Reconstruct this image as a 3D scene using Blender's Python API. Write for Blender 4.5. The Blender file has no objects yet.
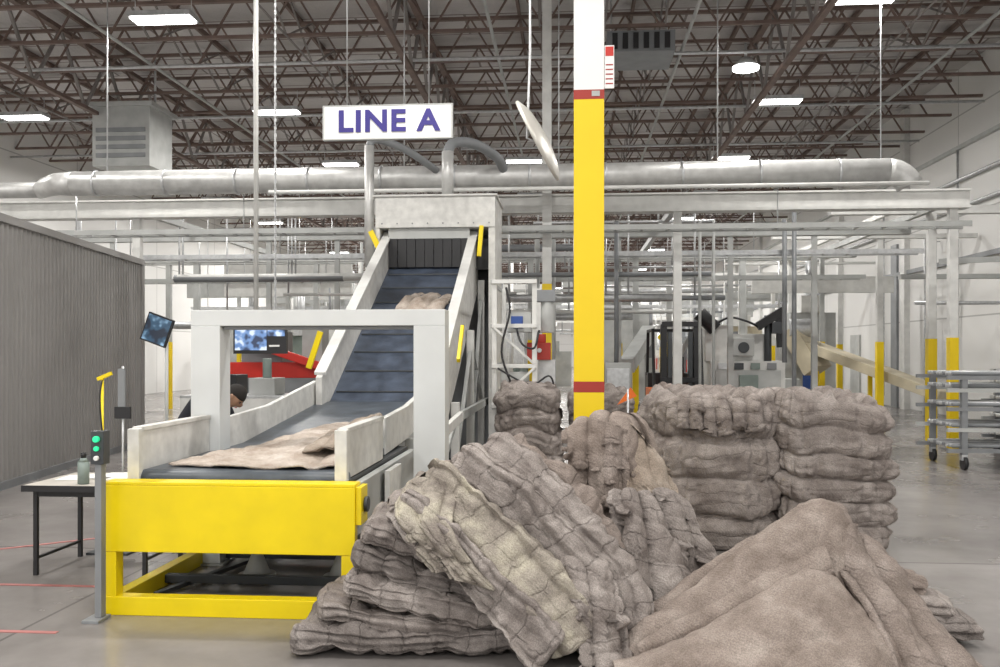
import bpy, bmesh, math, random
from mathutils import Vector, Matrix, noise
random.seed(7)
bpy.context.scene.view_settings.view_transform='Standard'
YAW=math.radians(4.5); CA=math.cos(YAW); SA=math.sin(YAW)
def S(x,d,z=0.0):
    "survey offsets (right, forward, up, metres) -> hall coordinates"
    return Vector((CA*x-SA*d, SA*x+CA*d, z))
V=Vector
# ---------------------------------------------------------------- materials
def M(name,col,rough=.6,metal=0,var=.12,scale=3,bump=0,bscale=40,emit=0,col2=None,spec=.5,detail=6):
    m=bpy.data.materials.new(name); m.use_nodes=True
    nt=m.node_tree; n=nt.nodes; l=nt.links
    b=n['Principled BSDF']; b.inputs['Roughness'].default_value=rough
    b.inputs['Metallic'].default_value=metal
    b.inputs['Specular IOR Level'].default_value=spec
    tc=n.new('ShaderNodeTexCoord'); nz=n.new('ShaderNodeTexNoise')
    nz.inputs['Scale'].default_value=scale; nz.inputs['Detail'].default_value=detail
    l.new(tc.outputs['Object'],nz.inputs['Vector'])
    cr=n.new('ShaderNodeValToRGB')
    cr.color_ramp.elements[0].position=.3; cr.color_ramp.elements[1].position=.7
    a=[max(0,c*(1-var)) for c in col]; z=[min(1,c*(1+var)) for c in col]
    if col2: a=list(col); z=list(col2)
    cr.color_ramp.elements[0].color=(*a,1); cr.color_ramp.elements[1].color=(*z,1)
    l.new(nz.outputs['Fac'],cr.inputs['Fac']); l.new(cr.outputs['Color'],b.inputs['Base Color'])
    if bump:
        n2=n.new('ShaderNodeTexNoise'); n2.inputs['Scale'].default_value=bscale; n2.inputs['Detail'].default_value=4
        l.new(tc.outputs['Object'],n2.inputs['Vector'])
        bp=n.new('ShaderNodeBump'); bp.inputs['Strength'].default_value=bump; bp.inputs['Distance'].default_value=.02
        l.new(n2.outputs['Fac'],bp.inputs['Height']); l.new(bp.outputs['Normal'],b.inputs['Normal'])
    if emit:
        b.inputs['Emission Color'].default_value=(*col,1); b.inputs['Emission Strength'].default_value=emit
    return m
def carpet(name,c1,c2,c3,quilt=1.0,bw=.19,bh=.6):
    m=bpy.data.materials.new(name); m.use_nodes=True
    nt=m.node_tree; n=nt.nodes; l=nt.links; b=n['Principled BSDF']
    b.inputs['Roughness'].default_value=.95; b.inputs['Specular IOR Level'].default_value=.1
    tc=n.new('ShaderNodeTexCoord')
    big=n.new('ShaderNodeTexNoise'); big.inputs['Scale'].default_value=4.5; big.inputs['Detail'].default_value=7; big.inputs['Roughness'].default_value=.6
    fine=n.new('ShaderNodeTexNoise'); fine.inputs['Scale'].default_value=140; fine.inputs['Detail'].default_value=3
    l.new(tc.outputs['Object'],big.inputs['Vector']); l.new(tc.outputs['Object'],fine.inputs['Vector'])
    cr=n.new('ShaderNodeValToRGB'); e=cr.color_ramp.elements
    e[0].position=.34; e[0].color=(*c1,1); e[1].position=.7; e[1].color=(*c3,1)
    k=e.new(.52); k.color=(*c2,1)
    l.new(big.outputs['Fac'],cr.inputs['Fac'])
    mx=n.new('ShaderNodeMixRGB'); mx.blend_type='OVERLAY'; mx.inputs['Fac'].default_value=.4
    l.new(cr.outputs['Color'],mx.inputs['Color1'])
    g=n.new('ShaderNodeValToRGB'); g.color_ramp.elements[0].position=.35; g.color_ramp.elements[1].position=.65
    g.color_ramp.elements[0].color=(.25,.25,.25,1); g.color_ramp.elements[1].color=(.75,.75,.75,1)
    l.new(fine.outputs['Fac'],g.inputs['Fac']); l.new(g.outputs['Color'],mx.inputs['Color2'])
    wv=n.new('ShaderNodeTexWave'); wv.inputs['Scale'].default_value=22; wv.inputs['Distortion'].default_value=3; wv.inputs['Detail'].default_value=2; wv.bands_direction='DIAGONAL'
    l.new(tc.outputs['Object'],wv.inputs['Vector'])
    ad=n.new('ShaderNodeMath'); ad.operation='MULTIPLY_ADD'; ad.inputs[1].default_value=.3; l.new(wv.outputs['Fac'],ad.inputs[0]); l.new(fine.outputs['Fac'],ad.inputs[2])
    bp=n.new('ShaderNodeBump'); bp.inputs['Strength'].default_value=.5; bp.inputs['Distance'].default_value=.01
    l.new(ad.outputs[0],bp.inputs['Height'])
    if quilt:
        ds=n.new('ShaderNodeTexNoise'); ds.inputs['Scale'].default_value=5; ds.inputs['Detail'].default_value=3; l.new(tc.outputs['Object'],ds.inputs['Vector'])
        vm=n.new('ShaderNodeVectorMath'); vm.operation='MULTIPLY_ADD'; vm.inputs[1].default_value=(.16,.16,0)
        l.new(ds.outputs['Color'],vm.inputs[0]); l.new(tc.outputs['UV'],vm.inputs[2])
        br=n.new('ShaderNodeTexBrick'); br.offset=.5; br.inputs['Scale'].default_value=1; br.inputs['Mortar Size'].default_value=.010; br.inputs['Mortar Smooth'].default_value=1
        br.inputs['Brick Width'].default_value=bh; br.inputs['Row Height'].default_value=bw
        l.new(vm.outputs[0],br.inputs['Vector'])
        b2=n.new('ShaderNodeBump'); b2.invert=True; b2.inputs['Strength'].default_value=.5*quilt; b2.inputs['Distance'].default_value=.03
        l.new(br.outputs['Fac'],b2.inputs['Height']); l.new(b2.outputs['Normal'],bp.inputs['Normal'])
        th=n.new('ShaderNodeMixRGB'); th.blend_type='MIX'; th.inputs['Color2'].default_value=(*[x*.6 for x in c1],1)
        mm=n.new('ShaderNodeMath'); mm.operation='MULTIPLY'; mm.inputs[1].default_value=.16*quilt; l.new(br.outputs['Fac'],mm.inputs[0]); l.new(mm.outputs[0],th.inputs['Fac'])
        l.new(mx.outputs['Color'],th.inputs['Color1']); l.new(th.outputs['Color'],b.inputs['Base Color'])
    else: l.new(mx.outputs['Color'],b.inputs['Base Color'])
    l.new(bp.outputs['Normal'],b.inputs['Normal'])
    return m
YEL=M('safety_yellow_paint',(.84,.64,.0),.38,var=.06,scale=4)
YEL2=M('column_yellow_paint',(.84,.60,.004),.5,var=.04,scale=2)
WHT=M('white_painted_steel',(.64,.64,.62),.5,var=.1,scale=5)
WHT2=M('worn_white_paint',(.64,.635,.61),.5,var=.14,scale=9)
PORT=M('pale_grey_enamel',(.64,.66,.66),.4,var=.05)
RED=M('red_paint',(.36,.03,.02),.5); RED2=M('bright_red_paint',(.55,.03,.02),.45)
BELT=M('conveyor_belt',(.065,.078,.095),.36,var=.35,scale=6,bump=.1)
BELT2=M('blue_grey_belt',(.055,.07,.10),.4,var=.4,scale=5,bump=.1)
BLK=M('black_plastic',(.015,.015,.017),.5); DRK=M('dark_steel',(.06,.065,.07),.45,metal=.4)
STL=M('galvanised_steel',(.55,.56,.57),.38,metal=.55,var=.14,scale=12)
DUCT=M('duct_sheet_metal',(.55,.55,.54),.42,metal=.4,var=.15,scale=6)
GRY=M('grey_paint',(.22,.23,.24),.5); LGR=M('light_grey_paint',(.43,.44,.43),.5)
JST=M('oxide_joist_paint',(.165,.115,.097),.7,var=.25); JST2=M('grey_bridging_steel',(.24,.22,.21),.6)
CORR=M('corrugated_grey',(.30,.29,.28),.55,var=.06,scale=1.2)
SIGN=M('sign_white',(.82,.82,.81),.45,var=.02); NAVY=M('sign_navy_lettering',(.035,.025,.2),.5,var=.02)
EMI=M('lamp_diffuser',(1,1,.97),.5,var=0,emit=9)
TEAL=M('machine_green_grey',(.22,.27,.25),.5); BEI=M('beige_paint',(.56,.50,.37),.5)
BLUE=M('blue_hose',(.03,.08,.3),.5); PAP=M('paper',(.8,.8,.78),.8,var=.03); TAN=M('tan_tabletop',(.5,.47,.42),.5)
ORG=M('orange_plastic',(.75,.16,.02),.5); GRN=M('green_lens',(.02,.6,.25),.4,emit=.8)
SKIN=M('skin',(.36,.21,.14),.6,var=.05); SHIRT=M('navy_black_cloth',(.018,.02,.028),.9); JEAN=M('dark_trousers',(.03,.04,.07),.9); HAIR=M('dark_hair',(.012,.009,.007),.8)
C_GREY=carpet('carpet_grey_taupe',(.195,.168,.155),(.29,.258,.24),(.42,.38,.355))
C_BALE=carpet('carpet_bale_taupe',(.18,.153,.14),(.27,.238,.22),(.40,.36,.335),quilt=.7,bw=.11,bh=.4)
C_BRN=carpet('carpet_brown',(.195,.158,.136),(.27,.225,.198),(.37,.32,.285),quilt=0)
C_BRQ=carpet('carpet_brown_quilted',(.185,.152,.132),(.265,.222,.198),(.37,.32,.29),quilt=.8)
C_TAN=carpet('carpet_tan_backing',(.25,.2,.16),(.35,.295,.245),(.47,.41,.355),quilt=.4)
C_YEL=carpet('carpet_yellowed_backing',(.23,.2,.178),(.37,.335,.285),(.58,.54,.43),quilt=.8)
C_LT=carpet('carpet_pale_backing',(.36,.295,.245),(.48,.415,.36),(.61,.555,.5),quilt=0)
C_DK=carpet('carpet_dark_grey',(.145,.127,.118),(.225,.2,.187),(.32,.29,.272))
# floor
def floor_mat():
    m=bpy.data.materials.new('polished_concrete'); m.use_nodes=True
    nt=m.node_tree; n=nt.nodes; l=nt.links; b=n['Principled BSDF']
    tc=n.new('ShaderNodeTexCoord')
    a=n.new('ShaderNodeTexNoise'); a.inputs['Scale'].default_value=.55; a.inputs['Detail'].default_value=9; a.inputs['Roughness'].default_value=.62
    l.new(tc.outputs['Object'],a.inputs['Vector'])
    cr=n.new('ShaderNodeValToRGB'); cr.color_ramp.elements[0].position=.32; cr.color_ramp.elements[1].position=.7
    cr.color_ramp.elements[0].color=(.165,.152,.145,1); cr.color_ramp.elements[1].color=(.33,.31,.298,1)
    l.new(a.outputs['Fac'],cr.inputs['Fac'])
    br=n.new('ShaderNodeTexBrick'); br.offset=0; br.inputs['Scale'].default_value=1; br.inputs['Mortar Size'].default_value=.012
    br.inputs['Brick Width'].default_value=4.5; br.inputs['Row Height'].default_value=4.5
    br.inputs['Color1'].default_value=(1,1,1,1); br.inputs['Color2'].default_value=(1,1,1,1); br.inputs['Mortar'].default_value=(.45,.45,.45,1)
    l.new(tc.outputs['Object'],br.inputs['Vector'])
    mx=n.new('ShaderNodeMixRGB'); mx.blend_type='MULTIPLY'; mx.inputs['Fac'].default_value=.8
    l.new(cr.outputs['Color'],mx.inputs['Color1']); l.new(br.outputs['Color'],mx.inputs['Color2'])
    l.new(mx.outputs['Color'],b.inputs['Base Color'])
    r=n.new('ShaderNodeTexNoise'); r.inputs['Scale'].default_value=1.7; r.inputs['Detail'].default_value=6
    l.new(tc.outputs['Object'],r.inputs['Vector'])
    mr=n.new('ShaderNodeMapRange'); mr.inputs['To Min'].default_value=.12; mr.inputs['To Max'].default_value=.36
    l.new(r.outputs['Fac'],mr.inputs['Value']); l.new(mr.outputs['Result'],b.inputs['Roughness'])
    return m
def wall_mat(name,c,bw,rh):
    m=bpy.data.materials.new(name); m.use_nodes=True
    nt=m.node_tree; n=nt.nodes; l=nt.links; b=n['Principled BSDF']; b.inputs['Roughness'].default_value=.8
    tc=n.new('ShaderNodeTexCoord'); sp=n.new('ShaderNodeSeparateXYZ'); cb=n.new('ShaderNodeCombineXYZ')
    l.new(tc.outputs['Object'],sp.inputs[0])
    ad=n.new('ShaderNodeMath'); ad.operation='ADD'; l.new(sp.outputs['X'],ad.inputs[0]); l.new(sp.outputs['Y'],ad.inputs[1])
    l.new(ad.outputs[0],cb.inputs['X']); l.new(sp.outputs['Z'],cb.inputs['Y'])
    br=n.new('ShaderNodeTexBrick'); br.offset=0; br.inputs['Scale'].default_value=1; br.inputs['Mortar Size'].default_value=.02
    br.inputs['Brick Width'].default_value=bw; br.inputs['Row Height'].default_value=rh
    br.inputs['Color1'].default_value=(*c,1); br.inputs['Color2'].default_value=(*[x*.94 for x in c],1); br.inputs['Mortar'].default_value=(*[x*.6 for x in c],1)
    l.new(cb.outputs[0],br.inputs['Vector']); l.new(br.outputs['Color'],b.inputs['Base Color'])
    return m
def roof_mat():
    m=bpy.data.materials.new('foil_insulation'); m.use_nodes=True
    nt=m.node_tree; n=nt.nodes; l=nt.links; b=n['Principled BSDF']; b.inputs['Roughness'].default_value=.55; b.inputs['Metallic'].default_value=.15
    tc=n.new('ShaderNodeTexCoord')
    br=n.new('ShaderNodeTexBrick'); br.offset=.5; br.inputs['Scale'].default_value=1; br.inputs['Mortar Size'].default_value=.03
    br.inputs['Brick Width'].default_value=2.4; br.inputs['Row Height'].default_value=1.2
    br.inputs['Color1'].default_value=(.57,.55,.545,1); br.inputs['Color2'].default_value=(.45,.43,.42,1); br.inputs['Mortar'].default_value=(.2,.17,.16,1)
    l.new(tc.outputs['Object'],br.inputs['Vector']); 
    z=n.new('ShaderNodeTexNoise'); z.inputs['Scale'].default_value=2.5; z.inputs['Detail'].default_value=5; l.new(tc.outputs['Object'],z.inputs['Vector'])
    bp=n.new('ShaderNodeBump'); bp.inputs['Strength'].default_value=.8; bp.inputs['Distance'].default_value=.12; l.new(z.outputs['Fac'],bp.inputs['Height']); l.new(bp.outputs['Normal'],b.inputs['Normal'])
    l.new(br.outputs['Color'],b.inputs['Base Color']); return m
FLO=floor_mat(); WALL=wall_mat('white_tilt_up_panel',(.71,.705,.69),6,2.6); ROOF=roof_mat()
# ---------------------------------------------------------------- mesh builder
class B:
    def __init__(s): s.v=[];s.f=[];s.m=[];s.sm=[];s.mats=[];s.uv={}
    def mi(s,mat):
        if mat not in s.mats: s.mats.append(mat)
        return s.mats.index(mat)
    def add(s,vs,fs,mat,smooth=False):
        o=len(s.v); s.v+= [tuple(v) for v in vs]; k=s.mi(mat)
        for f in fs: s.f.append([i+o for i in f]); s.m.append(k); s.sm.append(smooth)
    def box(s,x0,x1,y0,y1,z0,z1,mat):
        vs=[(x,y,z) for z in (z0,z1) for y in (y0,y1) for x in (x0,x1)]
        s.add(vs,[(0,2,3,1),(4,5,7,6),(0,1,5,4),(2,6,7,3),(0,4,6,2),(1,3,7,5)],mat)
    def beam(s,p,q,w,h,mat,up=V((0,0,1))):
        p=V(p);q=V(q);t=(q-p).normalized(); up=V(up)
        if abs(t.dot(up))>.98: up=V((0,1,0))
        a=t.cross(up).normalized()*w/2; b=a.cross(t).normalized()*h/2
        vs=[c+i*a+j*b for c in (p,q) for (i,j) in ((-1,-1),(1,-1),(1,1),(-1,1))]
        s.add(vs,[(0,3,2,1),(4,5,6,7),(0,1,5,4),(1,2,6,5),(2,3,7,6),(3,0,4,7)],mat)
    def cyl(s,p,q,r,mat,n=14,r2=None):
        s.tube([p,q],r,mat,n,r2)
    def hose(s,pts,r,mat,n=8,k=6):
        pts=[V(p) for p in pts]; N=(len(pts)-1)*k
        s.tube([cr(pts,i/N) for i in range(N+1)],r,mat,n)
    def tube(s,pts,r,mat,n=12,r2=None):
        pts=[V(p) for p in pts]; N=len(pts); vs=[]
        up=V((.123,.31,.94)); prev=None
        for i,p in enumerate(pts):
            t=(pts[min(i+1,N-1)]-pts[max(i-1,0)]).normalized()
            if prev is None:
                a=t.cross(up)
                if a.length<.1: a=t.cross(V((1,0,0)))
                a.normalize()
            else: a=(prev-t*prev.dot(t)).normalized()
            prev=a; b=t.cross(a)
            rr=r if r2 is None else r+(r2-r)*i/(N-1)
            for k in range(n):
                an=2*math.pi*k/n; vs.append(p+a*math.cos(an)*rr+b*math.sin(an)*rr)
        fs=[(i*n+k,i*n+(k+1)%n,(i+1)*n+(k+1)%n,(i+1)*n+k) for i in range(N-1) for k in range(n)]
        s.add(vs,fs,mat,True)
        o=len(s.v)-len(vs); m=s.mi(mat)
        s.f.append([o+k for k in range(n)][::-1]); s.m.append(m); s.sm.append(False)
        s.f.append([o+(N-1)*n+k for k in range(n)]); s.m.append(m); s.sm.append(False)
    def prism(s,poly,ext,mat):
        poly=[V(p) for p in poly]; n=len(poly); ext=V(ext)
        vs=poly+[p+ext for p in poly]
        s.add(vs,[tuple(range(n))[::-1],tuple(range(n,2*n))]+[(i,(i+1)%n,n+(i+1)%n,n+i) for i in range(n)],mat)
    def yz(s,poly,x0,x1,mat): s.prism([(x0,y,z) for y,z in poly],(x1-x0,0,0),mat)
    def grid(s,rows,mat,closed=True,caps=True):
        n=len(rows[0]); N=len(rows); vs=[p for r in rows for p in r]
        K=n if closed else n-1
        fs=[(i*n+k,i*n+(k+1)%n,(i+1)*n+(k+1)%n,(i+1)*n+k) for i in range(N-1) for k in range(K)]
        # arc-length surface coordinates for the stitching
        R=rows[N//2]; au=[0]
        for k in range(n): au.append(au[-1]+(V(R[(k+1)%n])-V(R[k])).length)
        av=[0]
        for i in range(N-1): av.append(av[-1]+(V(rows[i+1][n//4])-V(rows[i][n//4])).length)
        f0=len(s.f)
        for q in range(len(fs)):
            i=q//K; k=q%K; s.uv[f0+q]=((au[k],av[i]),(au[k+1],av[i]),(au[k+1],av[i+1]),(au[k],av[i+1]))
        if caps and closed: 
            fs+= [tuple(range(n))[::-1],tuple((N-1)*n+k for k in range(n))]
        s.add(vs,fs,mat,True)
    def obj(s,name,bevel=0,parent=None,recalc=True):
        xs=[v[0] for v in s.v];ys=[v[1] for v in s.v];zs=[v[2] for v in s.v]
        c=V(((min(xs)+max(xs))/2,(min(ys)+max(ys))/2,min(zs)))
        me=bpy.data.meshes.new(name); me.from_pydata([tuple(V(v)-c) for v in s.v],[],s.f)
        for m in s.mats: me.materials.append(m)
        me.polygons.foreach_set('material_index',s.m); me.polygons.foreach_set('use_smooth',s.sm)
        if s.uv:
            L=me.uv_layers.new(name='UVMap'); arr=[0.0]*(len(me.loops)*2)
            for fi,u in s.uv.items():
                ls=me.polygons[fi].loop_start
                for q,(a,b_) in enumerate(u): arr[(ls+q)*2]=a; arr[(ls+q)*2+1]=b_
            L.data.foreach_set('uv',arr)
        me.update()
        if recalc:
            bm=bmesh.new(); bm.from_mesh(me); bmesh.ops.recalc_face_normals(bm,faces=bm.faces); bm.to_mesh(me); bm.free()
        o=bpy.data.objects.new(name,me); bpy.context.scene.collection.objects.link(o); o.location=c
        if bevel:
            b=o.modifiers.new('bevel','BEVEL'); b.width=bevel; b.segments=2; b.limit_method='ANGLE'; b.angle_limit=math.radians(50)
        if parent: 
            o.parent=parent; o.matrix_parent_inverse=Matrix.Translation(-parent.location)
        return o
def nz(p,s,seed=0): return noise.noise(V((p[0]*s+seed*13.7,p[1]*s-seed*7.1,p[2]*s+seed*3.3)))
def n3(p,s,seed): return V((nz(p,s,seed),nz(p,s,seed+5),nz(p,s,seed+9)))
def crease(p,s,seed):
    "ridged noise: soft humps with sharp valleys (-.5..+.5)"
    return abs(nz(p,s,seed))*1.6-.35
def cr(pts,t):
    n=len(pts)-1; x=min(max(t,0),1)*n; i=min(int(x),n-1); f=x-i
    p0=pts[max(i-1,0)];p1=pts[i];p2=pts[i+1];p3=pts[min(i+2,n)]
    return .5*((2*p1)+(p2-p0)*f+(2*p0-5*p1+4*p2-p3)*f*f+(3*p1-p0-3*p2+p3)*f**3)
def slab(b,path,wdir,w,t,mat,layers=2,seam=.2,seed=0,n=160,m=100,taper=None,pleats=0,amp=1,sd=.2,wav=0):
    "a folded run of padding: flattened, layered, stitched across"
    path=[V(p) for p in path]; wdir=V(wdir).normalized(); rows=[]; L=sum((path[i+1]-path[i]).length for i in range(len(path)-1))
    for i in range(n):
        u=i/(n-1); c=cr(path,u); T=(cr(path,min(u+.01,1))-cr(path,max(u-.01,0))).normalized()
        W=(wdir-T*wdir.dot(T)).normalized(); N=T.cross(W)
        e=min(u,1-u)*L; er=min(1,e/(t*.5)); en=math.sqrt(max(0.0004,1-(1-er)**2))
        tw=1 if not taper else taper[0]+(taper[1]-taper[0])*u
        row=[]
        for j in range(m):
            an=2*math.pi*j/m; ca=math.cos(an); sa=math.sin(an)
            a=math.copysign(abs(ca)**.55,ca); v=math.copysign(abs(sa)**.55,sa)
            sm=abs(math.sin(math.pi*(u*L/seam+.6*nz(c,2,seed)+.35*nz((a*.3,v*.3,u*L),2.5,seed+4)+.25*a*(seed%3-1))))**.5 if seam else 1
            vv=v+.6*nz(c,1.7,seed+40)
            g=abs(math.sin(math.pi*layers*(vv+1)/2+.001))**.5 if layers>1 else 1
            edge=max(0,abs(a)-.5)/.5
            p=c+W*(a*w/2*tw*(.5+.5*en)*(1-.13*(1-g)*edge-.03*(1-sm)*edge))+N*(v*t/2*en*(1-sd*(1-sm)))
            if pleats: p+=N*(.2*t*(2*abs(math.sin(pleats*math.pi*a/2+nz(c,2,seed)*1.5))**.6-1)*math.copysign(1,v))
            if wav: p+=N*wav*math.sin(a*3+seed+2*nz(c,1.5,seed))
            out=(W*a+N*v).normalized() if (a or v) else N
            p=p+amp*(n3(p,2.2,seed)*.06+out*(.034*crease(p,5,seed)+.020*crease(p,11,seed+2))+n3(p,9,seed)*.008)
            if p.z<.006: p.z=.006
            row.append(p)
        rows.append(row)
    b.grid(rows,mat)
def drape(b,ctrl,mat,th=.03,nu=130,nv=100,quilt=(0,0),seed=0,fold=0,foldn=5,amp=1,qd=.012,zmin=.006,fv=0,lin=False,foldv=0,rf=0,rn=3):
    ctrl=[[V(p) for p in r] for r in ctrl]; P=[]
    def li(pts,t):
        n=len(pts)-1; x=t*n; i=min(int(x),n-1); f=x-i
        return pts[i].lerp(pts[i+1],f)*.6+cr(pts,t)*.4
    I=li if lin else cr
    for j in range(nv):
        v=j/(nv-1); row=[]
        cols=[I([ctrl[r][k] for r in range(len(ctrl))],v) for k in range(len(ctrl[0]))]
        for i in range(nu): row.append(I(cols,i/(nu-1)))
        P.append(row)
    def nrm(G,i,j):
        a=G[j][min(i+2,nu-1)]-G[j][max(i-2,0)]; c=G[min(j+2,nv-1)][i]-G[max(j-2,0)][i]
        x=a.cross(c); return x.normalized() if x.length>1e-9 else V((0,0,1))
    Q=[]
    for j in range(nv):
        row=[]
        for i in range(nu):
            N=nrm(P,i,j); 
            if N.z<0 or (abs(N.z)<.15 and N.y>0): N=-N
            p=P[j][i]; u=i/(nu-1); v=j/(nv-1); h=0
            if quilt[0]: h-=qd*(1-abs(math.sin(math.pi*quilt[0]*u+.6*nz(p,2,seed)))**.5)*2
            if quilt[1]: h-=qd*(1-abs(math.sin(math.pi*quilt[1]*v+.6*nz(p,2,seed+3)))**.5)*2
            if fold: h+=fold*(2*abs(math.sin(foldn*math.pi*u+foldv*v+2.2*nz(p,1.3,seed)))**.6-1)*(.3+.7*v if not fv else 1)
            if rf: h+=rf*(2*abs(math.sin(rn*math.pi*v+.9*nz(p,1.2,seed+7)+.6*u))**.7-1)
            h+=amp*(.04*nz(p,2.5,seed)+.034*crease(p,4,seed)+.016*crease(p,11,seed)+.006*nz(p,22,seed))
            q=p+N*h
            if q.z<zmin+th: q.z=zmin+th
            row.append(q)
        Q.append(row)
    rows=[]
    for j in range(nv):
        top=Q[j]; bot=[]
        for i in range(nu):
            N=nrm(Q,i,j)
            if N.z<0 or (abs(N.z)<.15 and N.y>0): N=-N
            k=Q[j][i]-N*th
            if k.z<zmin: k=V((k.x,k.y,zmin))
            bot.append(k)
        rows.append(top+bot[::-1])
    b.grid(rows,mat)
def bale(name,cx,cy,w,dp,h,rows,mat,seed,cell=.24,z0=.0,rot=0,top=1.0):
    b=B(); nth=400; nzv=rows*24; G=[]; cz=math.cos(rot); sz=math.sin(rot)
    R=random.Random(seed); offs=[R.uniform(-.06,.06) for _ in range(rows+1)]; offy=[R.uniform(-.05,.03) for _ in range(rows+1)]
    cph=[R.uniform(0,1) for _ in range(rows+1)]; cel=[cell*R.uniform(.75,1.3) for _ in range(rows+1)]
    def se(an,k=.36):
        c=math.cos(an); s=math.sin(an); return math.copysign(abs(c)**k,c),math.copysign(abs(s)**k,s)
    arc=[0]; pr=se(0)
    for k in range(1,nth+1):
        q=se(2*math.pi*k/nth); arc.append(arc[-1]+math.hypot((q[0]-pr[0])*w/2,(q[1]-pr[1])*dp/2)); pr=q
    for i in range(nzv+1):
        u=i/nzv; row=[]
        for k in range(nth):
            a,c=se(2*math.pi*k/nth); q0=V((a*w/2,c*dp/2,0))
            ph=min(max(u*rows+.42*nz(q0,2.0,seed+30)*min(1,u*6),0),rows-.0001); r=int(ph); f=ph-r
            bl=abs(math.sin(math.pi*f))**.42
            cc=arc[k]/cel[r]+cph[r]+.6*nz((q0.x,q0.y,u*h),2.2,seed)
            dep=.5+.5*noise.noise(V((math.floor(cc)*1.7,r*2.3,seed)))
            cb=abs(math.sin(math.pi*cc))**.5
            ll=abs(math.sin(math.pi*f*2+.8*nz(q0,3,seed+50)))**.4
            sc=.835+.075*bl+.06*cb*bl+.05*(dep-.3)*bl*cb+.025*ll
            x=a*w/2*sc+offs[r]*.5; y=c*dp/2*sc+offy[r]*.5
            p=V((x,y,z0+u*h+.03*nz((x,y,u),3,seed+2)))
            out=V((a,c,0)).normalized()
            p+=n3(p,2,seed)*.06+out*(.036*crease(p,4.5,seed)+.024*crease(p,12,seed+3))+n3(p,9,seed)*.008
            if u==0: p.z=z0+.004
            row.append(p)
        G.append(row)
    last=G[-1]; c0=sum(last,V())/nth
    for s in (.98,.95,.91,.86,.81,.75,.69,.62,.55,.47,.39,.31,.23,.15,.08,.02):
        row=[]
        for k in range(nth):
            q=c0+(last[k]-c0)*s
            rg=abs(math.sin(q.x*13+q.y*3+2.5*nz(q,1.6,seed)))**.5
            q.z=c0.z+.02+top*(.13*(rg-.5)*min(1,(1-s)*8)+.08*nz(q,2.2,seed)+.05*crease(q,6,seed))
            row.append(q)
        G.append(row)
    G=[[V((cx+p.x*cz-p.y*sz,cy+p.x*sz+p.y*cz,p.z)) for p in r] for r in G]
    b.grid(G,mat)
    return b
# ---------------------------------------------------------------- shell
YE=104
b=B(); b.box(-17,10.3,-8,YE,-.15,0,FLO); b.obj('floor')
b=B(); b.box(10,10.3,-8,YE,0,9.0,WALL); b.obj('wall_right')
b=B(); b.box(-17.3,-17,-8,YE,0,9.0,WALL); b.obj('wall_left')
b=B(); b.box(-17.3,10.3,YE,YE+.3,0,9.0,WALL); b.obj('wall_back')
b=B(); b.box(-17.3,10.3,-8,YE+.3,9.0,9.15,ROOF); b.obj('ceiling')
# roof joists
b=B(); zt=8.85; zb=7.95; y=1.2
while y<YE-1:
    b.beam((-17,y,zt),(10,y,zt),.1,.06,JST); b.beam((-17,y,zb),(10,y,zb),.09,.06,JST)
    x=-17
    pw=1.1 if y<50 else 2.2
    while x<9.8-pw/2:
        b.beam((x,y,zb),(x+pw/2,y,zt),.036,.036,JST); b.beam((x+pw/2,y,zt),(min(x+pw,10),y,zb),.036,.036,JST); x+=pw
    y+=1.8
for x in [-15.5+2.4*i for i in range(11)]:
    b.beam((x,0,8.93),(x,YE,8.93),.06,.12,JST)
for x in (-11.2,-3.2,4.2):
    b.beam((x,0,7.35),(x,YE,7.35),.12,.08,JST); b.beam((x,0,8.8),(x,YE,8.8),.14,.1,JST)
    y=0
    while y<60: b.beam((x,y,7.35),(x,y+1,8.8),.06,.06,JST2); b.beam((x,y+1,8.8),(x,y+2,7.35),.06,.06,JST2); y+=2
for x in (-14,-8.4,-5.6,-.6,1.8,7.2):
    y=1.2
    while y<50: b.beam((x,y,7.95),(x,y+1.8,8.85),.035,.035,JST2); b.beam((x,y,8.85),(x,y+1.8,7.95),.035,.035,JST2); y+=1.8
b.obj('roof_joists')
b=B()
for x,z in ((-8.8,7.75),(-1.5,7.8),(2.2,7.7),(7.6,7.75)): b.cyl((x,0,z),(x,YE-.1,z),.035,LGR,8)
for y in (18,22,26,30,34,42): b.cyl((-16.9,y,7.6),(9.7,y,7.6),.035,STL,8)
for x in (-12.5,-5.2,.6,6): b.cyl((x,0,7.5),(x,YE-.1,7.5),.02,JST2,6)
b.obj('sprinkler_pipes')
# high-bay lamps
fix=B()
def lamp(x,y,e):
    L=bpy.data.lights.new('high_bay_glow','AREA'); L.shape='RECTANGLE'; L.size=1.0; L.size_y=.34; L.energy=e; L.color=(1,.972,.93)
    o=bpy.data.objects.new('high_bay_light',L); o.location=(x,y,7.38); bpy.context.scene.collection.objects.link(o)
lampxy=[]
for y in (-4,3,9,15,21,27,33,39,45,51,57,63,69,75,81,87,93,99):
    for x in (-13.3,-7,4.7)+((-1.4,) if y in(-4,3,9,27,33,45,57,69,81) else ()): lampxy.append((x,y))
for k,(x,y) in enumerate(lampxy):
    fix.box(x-.55,x+.55,y-.2,y+.2,7.43,7.52,STL); fix.box(x-.52,x+.52,y-.17,y+.17,7.40,7.43,EMI)
    for dx in (-.5,.5): fix.cyl((x+dx,y,7.52),(x+dx,y,7.95),.008,STL,5)
    if y<42: lamp(x,y,225)
    elif y in (45,57,69,81,93) : lamp(x,y,700)
fix.obj('high_bay_lamps')
b=B(); b.tube([(3.5,18.4,7.9),(3.5,18.4,7.6)],.03,STL,8); b.cyl((3.5,18.4,7.6),(3.5,18.4,7.42),.1,STL,20,r2=.27); b.cyl((3.5,18.4,7.41),(3.5,18.4,7.37),.26,EMI,20)
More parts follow.
